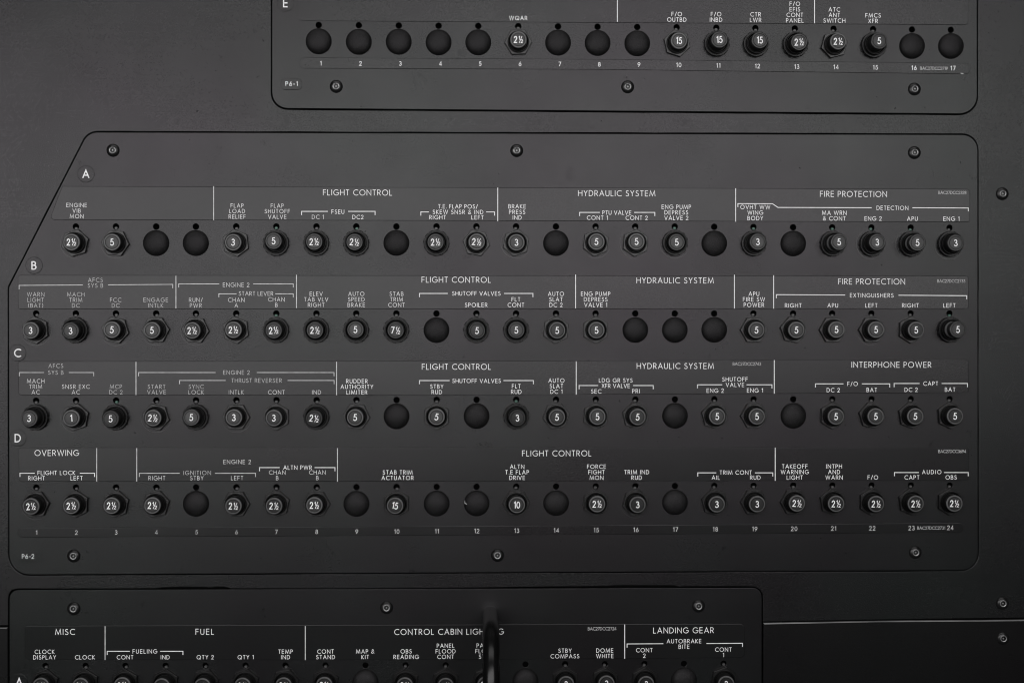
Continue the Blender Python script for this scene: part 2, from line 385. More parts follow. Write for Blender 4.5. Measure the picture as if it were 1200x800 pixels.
# (column, rating, type, nut turn, what it stands under)   type: H hex nut, K black round nut, T black round nut and long button
BR = {
'A': [(2,'2h','H',17,'the ENGINE VIB MON caption'),(3,'5','H',-5,'the empty label space right of ENGINE VIB MON'),(6,'3','H',37,'the FLAP LOAD RELIEF caption'),
 (7,'5','K',0,'the FLAP SHUTOFF VALVE caption'),(8,'2h','K',10,'the DC 1 caption of the FSEU pair'),(9,'2h','K',20,'the DC2 caption of the FSEU pair'),
 (11,'2h','K',5,'the RIGHT caption of SKEW SNSR & IND'),(12,'2h','H',-70,'the LEFT caption of SKEW SNSR & IND'),(13,'3','H',20,'the BRAKE PRESS IND caption'),
 (15,'5','H',23,'the CONT 1 caption of PTU VALVE'),(16,'5','H',25,'the CONT 2 caption of PTU VALVE'),(17,'5','K',0,'the ENG PUMP DEPRESS VALVE 2 caption'),
 (19,'3','K',12,'the OVHT WW WING BODY caption'),(21,'5','T',0,'the MA WRN & CONT caption'),(22,'3','K',8,'the ENG 2 caption of DETECTION'),
 (23,'5','T',15,'the APU caption of DETECTION'),(24,'3','K',25,'the ENG 1 caption of DETECTION')],
'B': [(1,'3','H',36,'the WARN LIGHT (BAT) caption'),(2,'3','K',0,'the MACH TRIM DC caption'),(3,'5','H',-13,'the FCC DC caption'),(4,'5','H',3,'the ENGAGE INTLK caption'),
 (5,'2h','H',-5,'the RUN/ PWR caption'),(6,'2h','H',-23,'the CHAN A caption of START LEVER'),(7,'2h','K',4,'the CHAN B caption of START LEVER'),
 (8,'2h','K',9,'the ELEV TAB VLV RIGHT caption'),(9,'5','K',14,'the AUTO SPEED BRAKE caption'),(10,'7h','K',3,'the STAB TRIM CONT caption'),
 (12,'5','K',11,'the SPOILER caption of SHUTOFF VALVES'),(13,'5','K',6,'the FLT CONT caption of SHUTOFF VALVES'),(14,'5','H',25,'the AUTO SLAT DC 2 caption'),
 (15,'5','H',30,'the ENG PUMP DEPRESS VALVE 1 caption'),(19,'5','H',0,'the APU FIRE SW POWER caption'),(20,'5','H',-11,'the RIGHT caption beginning the EXTINGUISHERS group'),
 (21,'5','H',0,'the APU caption of EXTINGUISHERS'),(22,'5','H',0,'the LEFT caption right after the EXTINGUISHERS APU'),(23,'5','H',28,'the second RIGHT caption of EXTINGUISHERS'),
 (24,'5','T',5,'the LEFT caption ending the EXTINGUISHERS group')],
'C': [(1,'3','K',0,'the MACH TRIM AC caption'),(2,'1','H',19,'the SNSR EXC AC caption'),(3,'5','K',10,'the MCP DC 2 caption'),(4,'2h','H',-13,'the START VALVE caption'),
 (5,'5','K',16,'the SYNC LOCK caption'),(6,'3','H',-2,'the INTLK caption of THRUST REVERSER'),(7,'3','H',30,'the CONT caption of THRUST REVERSER'),(8,'2h','K',7,'the IND caption of THRUST REVERSER'),
 (9,'5','H',-5,'the RUDDER AUTHORITY LIMITER caption'),(11,'5','H',30,'the STBY RUD caption'),(13,'3','K',3,'the FLT RUD caption'),(14,'5','H',10,'the AUTO SLAT DC 1 caption'),
 (15,'5','H',25,'the SEC caption of XFR VALVE'),(16,'5','H',-17,'the PRI caption of XFR VALVE'),(18,'5','H',-15,'the ENG 2 caption of SHUTOFF VALVE'),
 (19,'5','H',0,'the ENG 1 caption of SHUTOFF VALVE'),(21,'5','H',30,'the DC 2 caption of the F/O pair'),(22,'5','H',-12,'the BAT caption of the F/O pair'),
 (23,'5','H',-20,'the DC 2 caption of the CAPT pair'),(24,'5','H',-25,'the BAT caption of the CAPT pair')],
'D': [(1,'2h','H',5,'the RIGHT caption of FLIGHT LOCK'),(2,'2h','H',27,'the LEFT caption of FLIGHT LOCK'),(3,'2h','H',18,'the empty label box right of OVERWING'),
 (4,'2h','H',13,'the RIGHT caption of IGNITION'),(6,'2h','H',0,'the LEFT caption of IGNITION'),(7,'2h','H',18,'the first CHAN B of ALTN PWR'),(8,'2h','H',0,'the second CHAN B of ALTN PWR'),
 (10,'15','H',30,'the STAB TRIM ACTUATOR caption'),(13,'10','H',0,'the ALTN T.E FLAP DRIVE caption'),(15,'2h','H',30,'the FORCE FIGHT MON caption'),(16,'3','H',15,'the TRIM IND RUD caption'),
 (18,'3','H',-15,'the AIL caption of TRIM CONT'),(19,'3','H',0,'the RUD caption of TRIM CONT'),(20,'2h','H',0,'the TAKEOFF WARNING LIGHT caption'),(21,'2h','H',-20,'the INTPH AND WARN caption'),
 (22,'2h','H',30,'the lone F/O caption'),(23,'2h','H',-22,'the CAPT caption of AUDIO'),(24,'2h','H',30,'the OBS caption of AUDIO')],
'E': [(6,'2h','H',2,'the WQAR caption'),(10,'15','H',-17,'the F/O OUTBD caption'),(11,'15','K',0,'the F/O INBD caption'),(12,'15','K',12,'the CTR LWR caption'),
 (13,'2h','K',20,'the F/O EFIS CONT PANEL caption'),(14,'2h','H',14,'the ATC ANT SWITCH caption'),(15,'5','K',5,'the FMCS XFR caption')],
'Z': [(1,'2h','H',20,'the CLOCK DISPLAY caption'),(2,'2h','H',27,'the CLOCK caption'),(3,'2h','H',30,'the CONT caption of FUELING'),(4,'2h','H',25,'the IND caption of FUELING'),
 (5,'2h','H',12,'the QTY 2 caption'),(6,'2h','H',18,'the QTY 1 caption'),(7,'2h','H',10,'the TEMP IND caption'),(8,'2h','H',22,'the CONT STAND caption'),
 (10,'2h','H',28,'the OBS READING caption'),(11,'2h','H',26,'the PANEL FLOOD CONT caption'),(12,'2h','H',15,'the caption half hidden by the handle'),
 (14,'3','H',30,'the STBY COMPASS caption'),(15,'3','H',24,'the DOME WHITE caption'),(16,'3','H',28,'the CONT 2 caption of AUTOBRAKE BITE'),(18,'3','H',20,'the CONT 1 caption of AUTOBRAKE BITE')]}
GREEN = {('A',7),('A',9),('A',17),('A',19),('A',21),('A',22),('A',23),('B',7),('B',24),('C',13),('C',3)}
PLUGS = {'A': [4,5,10,14,18,20], 'B': [11,16,17,18], 'C': [10,12,17,20], 'D': [5,9,11,12,14,17], 'E': [1,2,3,4,5,7,8,9,16,17], 'Z': [9,13,17]}

# ------------------------------------------------------------------ the bulkhead behind
def grow(pts, g):
    """offset a closed pixel loop outwards by g px"""
    ar = sum(pts[i - 1][0] * pts[i][1] - pts[i][0] * pts[i - 1][1] for i in range(len(pts)))
    s = 1 if ar > 0 else -1; out = []
    for i in range(len(pts)):
        a, b, c = Vector(pts[i - 1]), Vector(pts[i]), Vector(pts[(i + 1) % len(pts)])
        d1, d2 = (b - a).normalized(), (c - b).normalized()
        n = Vector((d1.y, -d1.x)) + Vector((d2.y, -d2.x))
        if n.length < 1e-6: n = Vector((d1.y, -d1.x))
        n.normalize(); out.append(tuple(b + n * (g * s / max(.5, n.dot(Vector((d1.y, -d1.x)))))))
    return out
P1 = rounded([(318.5, -150, 12), (1145, -146, 12), (1145.3, 133.8, 21), (318.5, 127.2, 19)], 8)
P2 = rounded([(103, 155, 18), (1146, 158, 18), (1146.3, 667.8, 20), (10.5, 673.2, 24), (9.8, 337, 14)], 8)
P3 = rounded([(10.7, 690.8, 11), (893, 688.3, 11), (892, 1115, 14), (11.5, 1120, 14)], 8)
def edge_wobble(pts, amp, sd):
    """nicks and unevenness of a cut edge: extra points along the straight runs"""
    rnd = random.Random(sd); out = []
    for i in range(len(pts)):
        a, b = Vector(pts[i]), Vector(pts[(i + 1) % len(pts)]); out.append(tuple(a)); L = (b - a).length
        if L > 60:
            n = int(L / 28); nn = Vector((b - a)).normalized(); nn = Vector((nn.y, -nn.x))
            for j in range(1, n):
                out.append(tuple(a + (b - a) * ((j + rnd.uniform(-.3, .3)) / n) + nn * rnd.uniform(-amp, amp)))
    return out
C1 = edge_wobble(grow(P1, 1.12), .22, 1); C2 = edge_wobble(grow(P2, 1.05), .2, 2)
# upper sheet: rectangle with its lower edge on the seam and the notch for the third panel (two worn spots in the notch edge)
notch_l = [(9.2, 732.6), (9.2, 703), (10, 696), (13, 691.4), (20, 689.6), (120, 689.6), (184, 689.3), (190, 688.2), (215, 687.4), (240, 687.6), (246, 688.7), (252, 687.4), (263, 687.6), (271, 689.4),
           (420, 689.3), (560, 688.4), (640, 687.2), (712, 686.7), (722, 685.6), (790, 685.8), (796, 687.6), (802, 686.9), (870, 686.9), (884, 687.2), (890, 690), (894.0, 696), (894.2, 702), (894.2, 728.3)]
upper = [(-260, 733.6), (-260, -220), (1460, -210), (1460, 720.5), (1150, 724.2), (1030, 725.8)] + list(reversed(notch_l)) + [(-120, 733.2)]
lower = [(-260, 735.6), (9.3, 734.6), (10.0, 1122), (893.6, 1117), (894.4, 729.6), (1030, 727.0), (1150, 726.2), (1460, 723.0), (1460, 1200), (-260, 1200)]
BH = -0.5
up = sheet('wall', [wp(upper), wp(C1), wp(C2)], BH, 3.0, 0.35)
w_up = tag(link('wall', up, M['wall']), kind='structure', label='charcoal painted bulkhead sheet framing the upper two breaker panels')
lo = sheet('wall_lower', [wp(lower)], BH + .35, 3.0, 0.8, 3)
w_lo = tag(link('wall_lower', lo, [M['wall_low'], M['edge']]), kind='structure', label='darker bulkhead sheet below the seam beside the lowest panel')
for p in lo.polygons:      # paler upward rim by the seam: worn edge, with its caught light painted in
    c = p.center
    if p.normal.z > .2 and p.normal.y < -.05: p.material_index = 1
a, b = W(-300, -260), W(1500, 1240)
vm = mesh_from('wall_backing', [(a.x, .012, b.z), (b.x, .012, b.z), (b.x, .012, a.z), (a.x, .012, a.z)], [(0, 1, 2, 3)])
tag(link('wall_backing', vm, M['void']), kind='structure')

# ------------------------------------------------------------------ panels
def panel(pts, rows, label, org):
    loc = W(*org)
    root = bpy.data.objects.new('breaker_panel', None); COL.objects.link(root); root.location = loc; root.empty_display_size = .02
    tag(root, label, 'breaker panel', 'circuit breaker panels')
    loops = [wp(pts)]
    for r in rows:
        for c in range(1, len(HX[r]) + 1):
            if HX[r][c - 1] is not None: loops.append(circ(hole(r, c), 1.9))
    me = sheet('plate', loops, 0, 3.0, 0.4)
    o = link('plate', me, M['plate'], root, -loc)
    root['_o'] = tuple(loc)
    return root
def child(name, me, m, root):
    return link(name, me, m, root, -Vector(root['_o']))
pan1 = panel(P1, 'E', 'upper black breaker panel of one lettered row E, marked P6-1', (732, 133))
pan2 = panel(P2, 'ABCD', 'large middle breaker panel with slanted corner and rows A to D, marked P6-2', (580, 672))
pan3 = panel(P3, 'Z', 'lowest dark breaker panel headed MISC and FUEL behind the handle', (450, 1078))

def placard(root, pts, label=None, name='placard', m='film', th=.3, bev=.28):
    me = sheet(name, [wp(pts)], th, th + .2, bev, 3)
    o = child(name, me, M[m], root)
    if label: o['label'] = label
    o['th'] = th
    return o
def put(pl, rb, name, m, label=None):
    me = rb.mesh(name); o = link(name, me, M[m], pl)
    if label: o['label'] = label
    return o
TH = .3
def YT(): return -(TH + .03) * MM
def caption(pl, lines, cx, by, m='paint', sw=.125, h=5.1, ls=6.5, widths=None, name='caption'):
    rb = Ribbons(); n = len(lines)
    for i, t in enumerate(lines):
        p = W(cx, by - ls * (n - 1 - i)); k = sc(cx, by)
        rb.text(t, (p.x, p.z), h * k, YT(), sw, .335)
    return put(pl, rb, name, m, 'caption reading ' + ' '.join(lines))
def heading(pl, t, x0, x1, by, h=7.1, m='paint', sw=.11, name='heading'):
    rb = Ribbons(); a, b = W(x0, by), W(x1, by)
    rb.text(t, ((a.x + b.x) / 2, (a.z + b.z) / 2), h * PX, YT(), sw, width=b.x - a.x)
    return put(pl, rb, name, m, name.replace('_', ' ') + ' reading ' + t)
def serial(pl, t, x0, x1, by): return heading(pl, t, x0, x1, by, 3.9, 'serial', .13, 'serial_number')
def poly(pl, lists, w, name, m='paint'):
    rb = Ribbons()
    for l in lists: rb.stroke([(W(x, y).x, W(x, y).z) for x, y in l], w * PX, YT())
    return put(pl, rb, name, m)
def bracket(pl, x0, x1, x2, x3, y, tick=4, y2=None, m='paint', w=.95):
    y2 = y if y2 is None else y2
    return poly(pl, [[(x0, y + tick), (x0, y), (x1, y + (y2 - y) * .4)], [(x2, y + (y2 - y) * .6), (x3, y2), (x3, y2 + tick)]], w, 'bracket', m)
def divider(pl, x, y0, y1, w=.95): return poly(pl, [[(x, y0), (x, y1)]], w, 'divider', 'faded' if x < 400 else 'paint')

# --- row A placard
pA = placard(pan2, rounded([(73, 218.2, 1.5), (1136.5, 221.5, 4), (1136.5, 260.2, 3), (58, 257.6, 4)]))
def bA(x): return 256 + (x - 90) / 1020 * 3
for l, x in [(('ENGINE','VIB','MON'), 90), (('FLAP','LOAD','RELIEF'), 278), (('FLAP','SHUTOFF','VALVE'), 325), (('DC 1',), 372.6), (('DC2',), 419.5), (('RIGHT',), 512.8), (('LEFT',), 559.6),
             (('BRAKE','PRESS','IND'), 606), (('CONT 1',), 700), (('CONT 2',), 746), (('ENG PUMP','DEPRESS','VALVE 2'), 792.5), (('OVHT WW','WING','BODY'), 885),
             (('MA WRN','& CONT'), 977.5), (('ENG 2',), 1023), (('APU',), 1069), (('ENG 1',), 1114.7)]:
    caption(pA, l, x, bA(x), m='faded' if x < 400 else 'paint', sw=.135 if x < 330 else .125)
heading(pA, 'FLIGHT CONTROL', 378.5, 459.7, 229.3); heading(pA, 'HYDRAULIC SYSTEM', 677.3, 768, 230.2); heading(pA, 'FIRE PROTECTION', 960.7, 1039.3, 231)
caption(pA, ('FSEU',), 396, 250.8); bracket(pA, 353.5, 384, 408.3, 439.6, 247.8)
heading(pA, 'T.E. FLAP POS/', 513.3, 560, 244.6, 5.1, sw=.125, name='caption'); heading(pA, 'SKEW SNSR & IND', 507, 566.4, 251.1, 5.1, sw=.125, name='caption'); bracket(pA, 493.2, 502.5, 570, 579.6, 248.5)
heading(pA, 'PTU VALVE', 705.8, 739.8, 251.8, 5.1, sw=.125, name='caption'); bracket(pA, 679.2, 702.6, 743.3, 767.3, 249.0)
poly(pA, [[(864.6, 242.5), (864.6, 238.7), (905, 238.8), (911.5, 243.2), (1021, 243.5)], [(1069.3, 243.5), (1134.5, 243.9), (1134.5, 247.5)]], .95, 'bracket')
heading(pA, 'DETECTION', 1027, 1064.3, 246.3, 5.1, sw=.125, name='caption')
serial(pA, 'BAC27DCC2328', 1099.3, 1132.3, 227.8)
for x, a_, b_ in [(250.5, 218.6, 257.8), (583.3, 220.2, 259), (862, 221, 259.6)]: divider(pA, x, a_, b_)
# --- row B placard
pB = placard(pan2, rounded([(21, 322.3, 3), (1135, 323.2, 4), (1135, 361.8, 3), (21.3, 362.2, 3)]))
for l, x, m in [(('WARN','LIGHT','(BAT)'), 42, 'paint'), (('MACH','TRIM','DC'), 89, 'paint'), (('FCC','DC'), 135.7, 'dim'), (('ENGAGE','INTLK'), 182.7, 'paint'), (('RUN/','PWR'), 229.6, 'paint'), (('CHAN','A'), 277, 'paint'),
             (('CHAN','B'), 324, 'paint'), (('ELEV','TAB VLV','RIGHT'), 370.6, 'paint'), (('AUTO','SPEED','BRAKE'), 417.6, 'paint'), (('STAB','TRIM','CONT'), 464.7, 'paint'), (('SPOILER',), 558, 'paint'),
             (('FLT','CONT'), 604.6, 'paint'), (('AUTO','SLAT','DC 2'), 651.5, 'paint'), (('ENG PUMP','DEPRESS','VALVE 1'), 698, 'paint'), (('APU','FIRE SW','POWER'), 883.4, 'paint'),
             (('RIGHT',), 929.4, 'paint'), (('APU',), 975.7, 'paint'), (('LEFT',), 1021, 'paint'), (('RIGHT',), 1066.7, 'paint'), (('LEFT',), 1112.4, 'paint')]:
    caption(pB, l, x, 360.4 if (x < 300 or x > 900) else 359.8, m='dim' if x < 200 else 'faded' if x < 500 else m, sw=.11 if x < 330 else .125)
caption(pB, ('AFCS','SYS B'), 112, 337.1, m='dim', sw=.11); bracket(pB, 22.6, 97, 127, 202.6, 334.4, 4.2, 333.2, m='faded', w=.8)
caption(pB, ('ENGINE 2',), 276.8, 336.3, m='faded', sw=.11); bracket(pB, 209.6, 256.8, 297, 343.7, 332.6, m='faded', w=.8)
heading(pB, 'START LEVER', 279.8, 320.4, 346.5, 5.1, m='faded', sw=.11, name='caption'); bracket(pB, 256.6, 277, 323, 343.7, 344.2, m='faded', w=.8)
heading(pB, 'FLIGHT CONTROL', 494, 575.3, 331.3); heading(pB, 'HYDRAULIC SYSTEM', 745.7, 836.3, 332.1); heading(pB, 'FIRE PROTECTION', 982, 1060.5, 333.4)
heading(pB, 'SHUTOFF VALVES', 529.8, 586.6, 346.4, 5.1, sw=.125, name='caption'); bracket(pB, 491.6, 524.6, 591, 624.5, 343.8)
heading(pB, 'EXTINGUISHERS', 995.8, 1047, 348.6, 5.1, sw=.125, name='caption'); bracket(pB, 909.6, 990, 1053, 1132.7, 345.2, 4, 346.4)
serial(pB, 'BAC27DCC2733', 1098, 1131, 331.2)
for x, a_, b_ in [(206.3, 323.5, 361), (347.5, 322.3, 360.6), (674.5, 321.9, 361), (860.5, 322.2, 361.2), (906.5, 322.8, 361.4)]: divider(pB, x, a_, b_)
# --- row C placard
pC = placard(pan2, rounded([(21, 423.2, 3), (600, 422.8, 0), (1135, 420.8, 3), (1135, 460, 3), (600, 462.6, 0), (22, 462.8, 3)]))
def bC(x): return lerp([(42, 461.8), (420, 462), (652, 461.2), (838, 460.0), (976, 459.4), (1113, 458.8)], x)
for l, x, m in [(('MACH','TRIM','AC'), 42, 'paint'), (('SNSR EXC','AC'), 89, 'paint'), (('MCP','DC 2'), 136, 'dim'), (('START','VALVE'), 183.6, 'paint'), (('SYNC','LOCK'), 230, 'paint'), (('INTLK',), 277, 'paint'), (('CONT',), 324, 'paint'), (('IND',), 371, 'paint'),
             (('RUDDER','AUTHORITY','LIMITER'), 418.3, 'paint'), (('STBY','RUD'), 511.9, 'paint'), (('FLT','RUD'), 605, 'paint'), (('AUTO','SLAT','DC 1'), 652, 'paint'), (('SEC',), 698.6, 'paint'), (('PRI',), 745.2, 'paint'),
             (('ENG 2',), 838, 'paint'), (('ENG 1',), 884.6, 'paint'), (('DC 2',), 976.3, 'paint'), (('BAT',), 1021.5, 'paint'), (('DC 2',), 1067.5, 'paint'), (('BAT',), 1113.2, 'paint')]:
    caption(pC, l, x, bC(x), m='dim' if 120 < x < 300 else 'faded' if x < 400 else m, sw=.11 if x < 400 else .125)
caption(pC, ('AFCS','SYS B'), 65.6, 438.8, m='dim', ls=7.8, sw=.11); bracket(pC, 22.8, 51.6, 81, 110, 436.3, m='faded', w=.8)
caption(pC, ('ENGINE 2',), 277.2, 438.8, m='dim', sw=.11); bracket(pC, 162.6, 252.5, 301.2, 391.5, 436.3, m='faded', w=.8)
heading(pC, 'THRUST REVERSER', 271.2, 330.4, 448.2, 5.1, m='dim', sw=.11, name='caption'); bracket(pC, 210.6, 264.3, 337.3, 391.6, 445.6, m='faded', w=.8)
heading(pC, 'FLIGHT CONTROL', 494.3, 575.5, 433.1); heading(pC, 'HYDRAULIC SYSTEM', 746, 836.5, 432.2); heading(pC, 'INTERPHONE POWER', 997.6, 1091.3, 430.7)
heading(pC, 'SHUTOFF VALVES', 530, 587, 448.6, 5.1, sw=.125, name='caption'); bracket(pC, 491.6, 526.6, 590.3, 625, 445.7)
heading(pC, 'LDG GR SYS', 701.7, 741.3, 448, 5.1, sw=.125, name='caption'); heading(pC, 'XFR VALVE', 705, 738.2, 454.4, 5.1, sw=.125, name='caption'); bracket(pC, 678.6, 700.7, 742, 765.4, 451.5)
caption(pC, ('SHUTOFF','VALVE'), 861.2, 453.2, ls=6.4); bracket(pC, 817.2, 846, 875, 904.5, 450.6)
caption(pC, ('F/O',), 998.9, 452.1); bracket(pC, 955.4, 988, 1010, 1042.5, 449.5)
caption(pC, ('CAPT',), 1090.5, 451.8); bracket(pC, 1047.6, 1077.2, 1103.5, 1133.5, 449.1)
serial(pC, 'BAC27DCC2743', 858.5, 891.8, 428.2)
for x, a_, b_ in [(159.5, 424, 462.3), (394.5, 423.8, 462.5), (675.2, 423.4, 462), (907.2, 422, 460.8)]: divider(pC, x, a_, b_)
# --- row D placard
pD = placard(pan2, rounded([(22, 524.2, 3), (1135, 523.8, 3), (1135, 563, 3), (22.3, 564, 3)]))
for l, x in [(('RIGHT',), 43), (('LEFT',), 90), (('RIGHT',), 184), (('STBY',), 230.8), (('LEFT',), 278), (('CHAN','B'), 325), (('CHAN','B'), 372), (('STAB TRIM','ACTUATOR'), 466), (('ALTN','T.E FLAP','DRIVE'), 606),
             (('FORCE','FIGHT','MON'), 699), (('TRIM IND','RUD'), 746), (('AIL',), 838.7), (('RUD',), 885), (('TAKEOFF','WARNING','LIGHT'), 931.2), (('INTPH','AND','WARN'), 977.3), (('F/O',), 1022.7), (('CAPT',), 1068.5), (('OBS',), 1114.4)]:
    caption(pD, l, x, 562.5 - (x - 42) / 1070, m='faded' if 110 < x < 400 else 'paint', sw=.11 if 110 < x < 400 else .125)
heading(pD, 'OVERWING', 40.6, 92.7, 533.9); heading(pD, 'FLIGHT CONTROL', 611.7, 693, 534.4)
heading(pD, 'FLIGHT LOCK', 44.2, 88.5, 556.2, 5.1, sw=.125, name='caption'); bracket(pD, 23.6, 40.6, 94, 111, 554.1)
heading(pD, 'IGNITION', 215, 247.4, 556.2, 5.1, m='dim', sw=.11, name='caption'); bracket(pD, 163.4, 210.5, 252.3, 299.5, 554.2, m='faded', w=.8)
heading(pD, 'ENGINE 2', 261.8, 294.2, 543.4, 5.1, m='faded', sw=.11, name='caption')
heading(pD, 'ALTN PWR', 332, 365.7, 550, 5.1, sw=.125, name='caption'); bracket(pD, 304.2, 327.5, 369, 392.6, 547.5)
heading(pD, 'TRIM CONT', 843.2, 881, 555.8, 5.1, sw=.125, name='caption'); bracket(pD, 817.6, 839, 884.8, 905.5, 553.6)
heading(pD, 'AUDIO', 1080.3, 1103, 555.2, 5.1, sw=.125, name='caption'); bracket(pD, 1048, 1076.3, 1106.3, 1134.4, 553.3)
serial(pD, 'BAC27DCC3694', 1099.3, 1132, 530.4)
for x, a_, b_ in [(113.5, 525, 563.5), (160.4, 525, 563.5), (395.5, 525, 563.8), (908.3, 524.3, 562.8)]: divider(pD, x, a_, b_)
# --- number strip of the middle panel
pN = placard(pan2, rounded([(20.5, 618.2, 5.2), (600, 615.6, 0), (1128.5, 612.2, 5.2), (1128.5, 623.8, 5.2), (600, 626.6, 0), (20.8, 629.4, 5.2)]), name='number_strip')
for i, x in enumerate([43, 89.7, 136.3, 183.5, 230.5, 277.3, 324, 371.2, 418.2, 465, 512, 558.7, 605.5, 652, 698.7, 745.2, 791.5, 838.2, 884.3, 930.5, 976.7, 1022, 1068, 1113.5]):
    caption(pN, (str(i + 1),), x, lerp([(43, 626.3), (465, 625), (838, 622.3), (1114, 620.6)], x), m='dim' if 2 < i < 6 else 'faded', h=5.4, name='number')
serial(pN, 'BAC27DCC2731', 1074.6, 1107.4, 620.1)
# --- upper panel
pE = placard(pan1, rounded([(349, -120, 3), (1134.5, -116, 3), (1134.5, 29.6, 4), (349, 24.8, 6)]), m='film_worn')
for l, x, y in [(('WQAR',), 607.3, 24.1), (('F/O','OUTBD'), 793, 26), (('F/O','INBD'), 839, 26.1), (('CTR','LWR'), 885.4, 26.4), (('F/O','EFIS','CONT','PANEL'), 931.3, 27), (('ATC','ANT','SWITCH'), 977.6, 27.2), (('FMCS','XFR'), 1023, 27.6)]:
    caption(pE, l, x, y, sw=.125)
divider(pE, 723.4, -40, 25.8); divider(pE, 954.4, -40, 27.4)
pM = placard(pan1, rounded([(351, 67.6, 5.5), (700, 69.6, 0), (1137, 74.2, 5.5), (1137, 87.2, 5.5), (700, 81.8, 0), (351, 80.4, 5.5)]), name='number_strip', m='film_worn')
for i, x in enumerate([376, 422.5, 469.2, 516.3, 562.7, 609.4, 656, 702.3, 748.7, 795.3, 841.7, 887.5, 933.6, 979.6, 1025.7, 1071, 1116.6]):
    caption(pM, (str(i + 1),), x, lerp([(376, 77.3), (609, 77.8), (795, 79.2), (934, 81.2), (1117, 83)], x), h=5.4, sw=.14, name='number')
serial(pM, 'BAC27DCC2719', 1078, 1110.6, 82.4)
# --- lowest panel
pZ = placard(pan3, rounded([(29, 732.6, 4), (872.6, 730.2, 6), (872.6, 770, 5), (500, 772.6, 0), (29, 772.6, 4)]))
def bZ(x): return lerp([(52, 772), (335, 771.8), (522, 771.4), (709, 770.5), (848, 769.4)], x)
for l, x in [(('CLOCK','DISPLAY'), 52.5), (('CLOCK',), 99.7), (('CONT',), 146.7), (('IND',), 193.7), (('QTY 2',), 240.6), (('QTY 1',), 288), (('TEMP','IND'), 334.7), (('CONT','STAND'), 381.6), (('MAP &','KIT'), 428),
             (('OBS','READING'), 476), (('PANEL','FLOOD','CONT'), 522.2), (('PANEL','FLOOD','STBY'), 568.8), (('STBY','COMPASS'), 662), (('DOME','WHITE'), 708.7), (('CONT','2'), 755), (('CONT','1'), 847.6)]:
    caption(pZ, l, x, bZ(x), sw=.125)
heading(pZ, 'MISC', 64.8, 88, 743.3); heading(pZ, 'FUEL', 229.2, 251, 743.1); heading(pZ, 'CONTROL CABIN LIGHTING', 462, 590.3, 743.1); heading(pZ, 'LANDING GEAR', 765.3, 836.5, 741.4)
heading(pZ, 'FUELING', 155.5, 184.4, 765.1, 5.1, sw=.125, name='caption'); bracket(pZ, 125.8, 152, 188, 214.5, 762.4)
caption(pZ, ('AUTOBRAKE','BITE'), 801.5, 759.6); bracket(pZ, 734.8, 777, 828, 870, 753.8, 4, 753.0)
serial(pZ, 'BAC27DCC2724', 688.8, 722.4, 737.9)
for x, a_, b_ in [(123.3, 733.3, 772.3), (357.8, 733, 772.4), (732, 731.3, 770.8)]: divider(pZ, x, a_, b_)
# --- row letters on round discs, and the panel marks
def disc(root, ch, x, y, r=10, h=10.2):
    c = W(x, y); pts = [(x + r * math.cos(2 * PI * i / 32), y + r * math.sin(2 * PI * i / 32)) for i in range(32)]
    o = placard(root, pts, 'round disc lettered ' + ch, 'letter_disc', 'plate')
    rb = Ribbons(); k = sc(x, y); p = W(x, y + h / 2)
    rb.text(ch, (p.x, p.z), h * k, YT(), .145); put(o, rb, 'letter', 'paint')
for ch, x, y in [('A', 100.8, 204), ('B', 40, 311), ('C', 20.8, 413.4), ('D', 21, 513)]: disc(pan2, ch, x, y)
disc(pan1, 'E', 334.6, 4); disc(pan3, 'A', 22.6, 798.5)
def mark(root, t, x0, x1, by, oval):
    o = placard(root, rounded([(oval[0], oval[1], 5), (oval[2], oval[1], 5), (oval[2], oval[3], 5), (oval[0], oval[3], 5)]), 'small oval tag reading ' + t, 'panel_mark', 'plate')
    heading(o, t, x0, x1, by, 5.6, 'paint' if t == 'P6-1' else 'faded', .12, 'marking')
mark(pan1, 'P6-1', 334.6, 349, 101.3, (329, 92.5, 354, 105.5)); mark(pan2, 'P6-2', 25.8, 40.3, 654.2, (18, 645, 47, 657.5))
# paint chips
def chip(root, pts, d=.25):
    q = [W(x, y, d) for x, y in pts]; me = mesh_from('paint_chip', [tuple(v) for v in q], [tuple(range(len(q)))])
    child('paint_chip', me, M['chip'], root)
chip(pan1, [(1124.6, 85.8), (1127.8, 86.2), (1129.9, 87.2), (1126.8, 87.0)], .34)
def scuff(root, row, c, a0, a1, r):
    h_ = hole(row, c) + Vector((0, 0, -10.45 * MM)); n = 22; vs = []
    for i in range(n + 1):
        a = math.radians(a0 + (a1 - a0) * i / n); w = .16 * math.sin(PI * i / n) + .02
        for q in (r - w, r + w): vs.append((h_.x + q * MM * math.cos(a), -.04 * MM, h_.z + q * MM * math.sin(a)))
    me = mesh_from('scuff_ring', vs, [(2 * i, 2 * i + 1, 2 * i + 3, 2 * i + 2) for i in range(n)])
    child('scuff_ring', me, M['scuff'], root)
rs = random.Random(3)
for row, cs in {'A': [2, 3, 6, 13, 15, 16, 17, 22, 23, 24], 'B': [1, 3, 4, 5, 22], 'C': [2, 4, 6], 'D': [1, 4, 16]}.items():
    for c in cs:
        a0 = rs.uniform(110, 220); scuff(pan2, row, c, a0, min(410, a0 + rs.uniform(90, 200)), rs.uniform(9.5, 9.9))

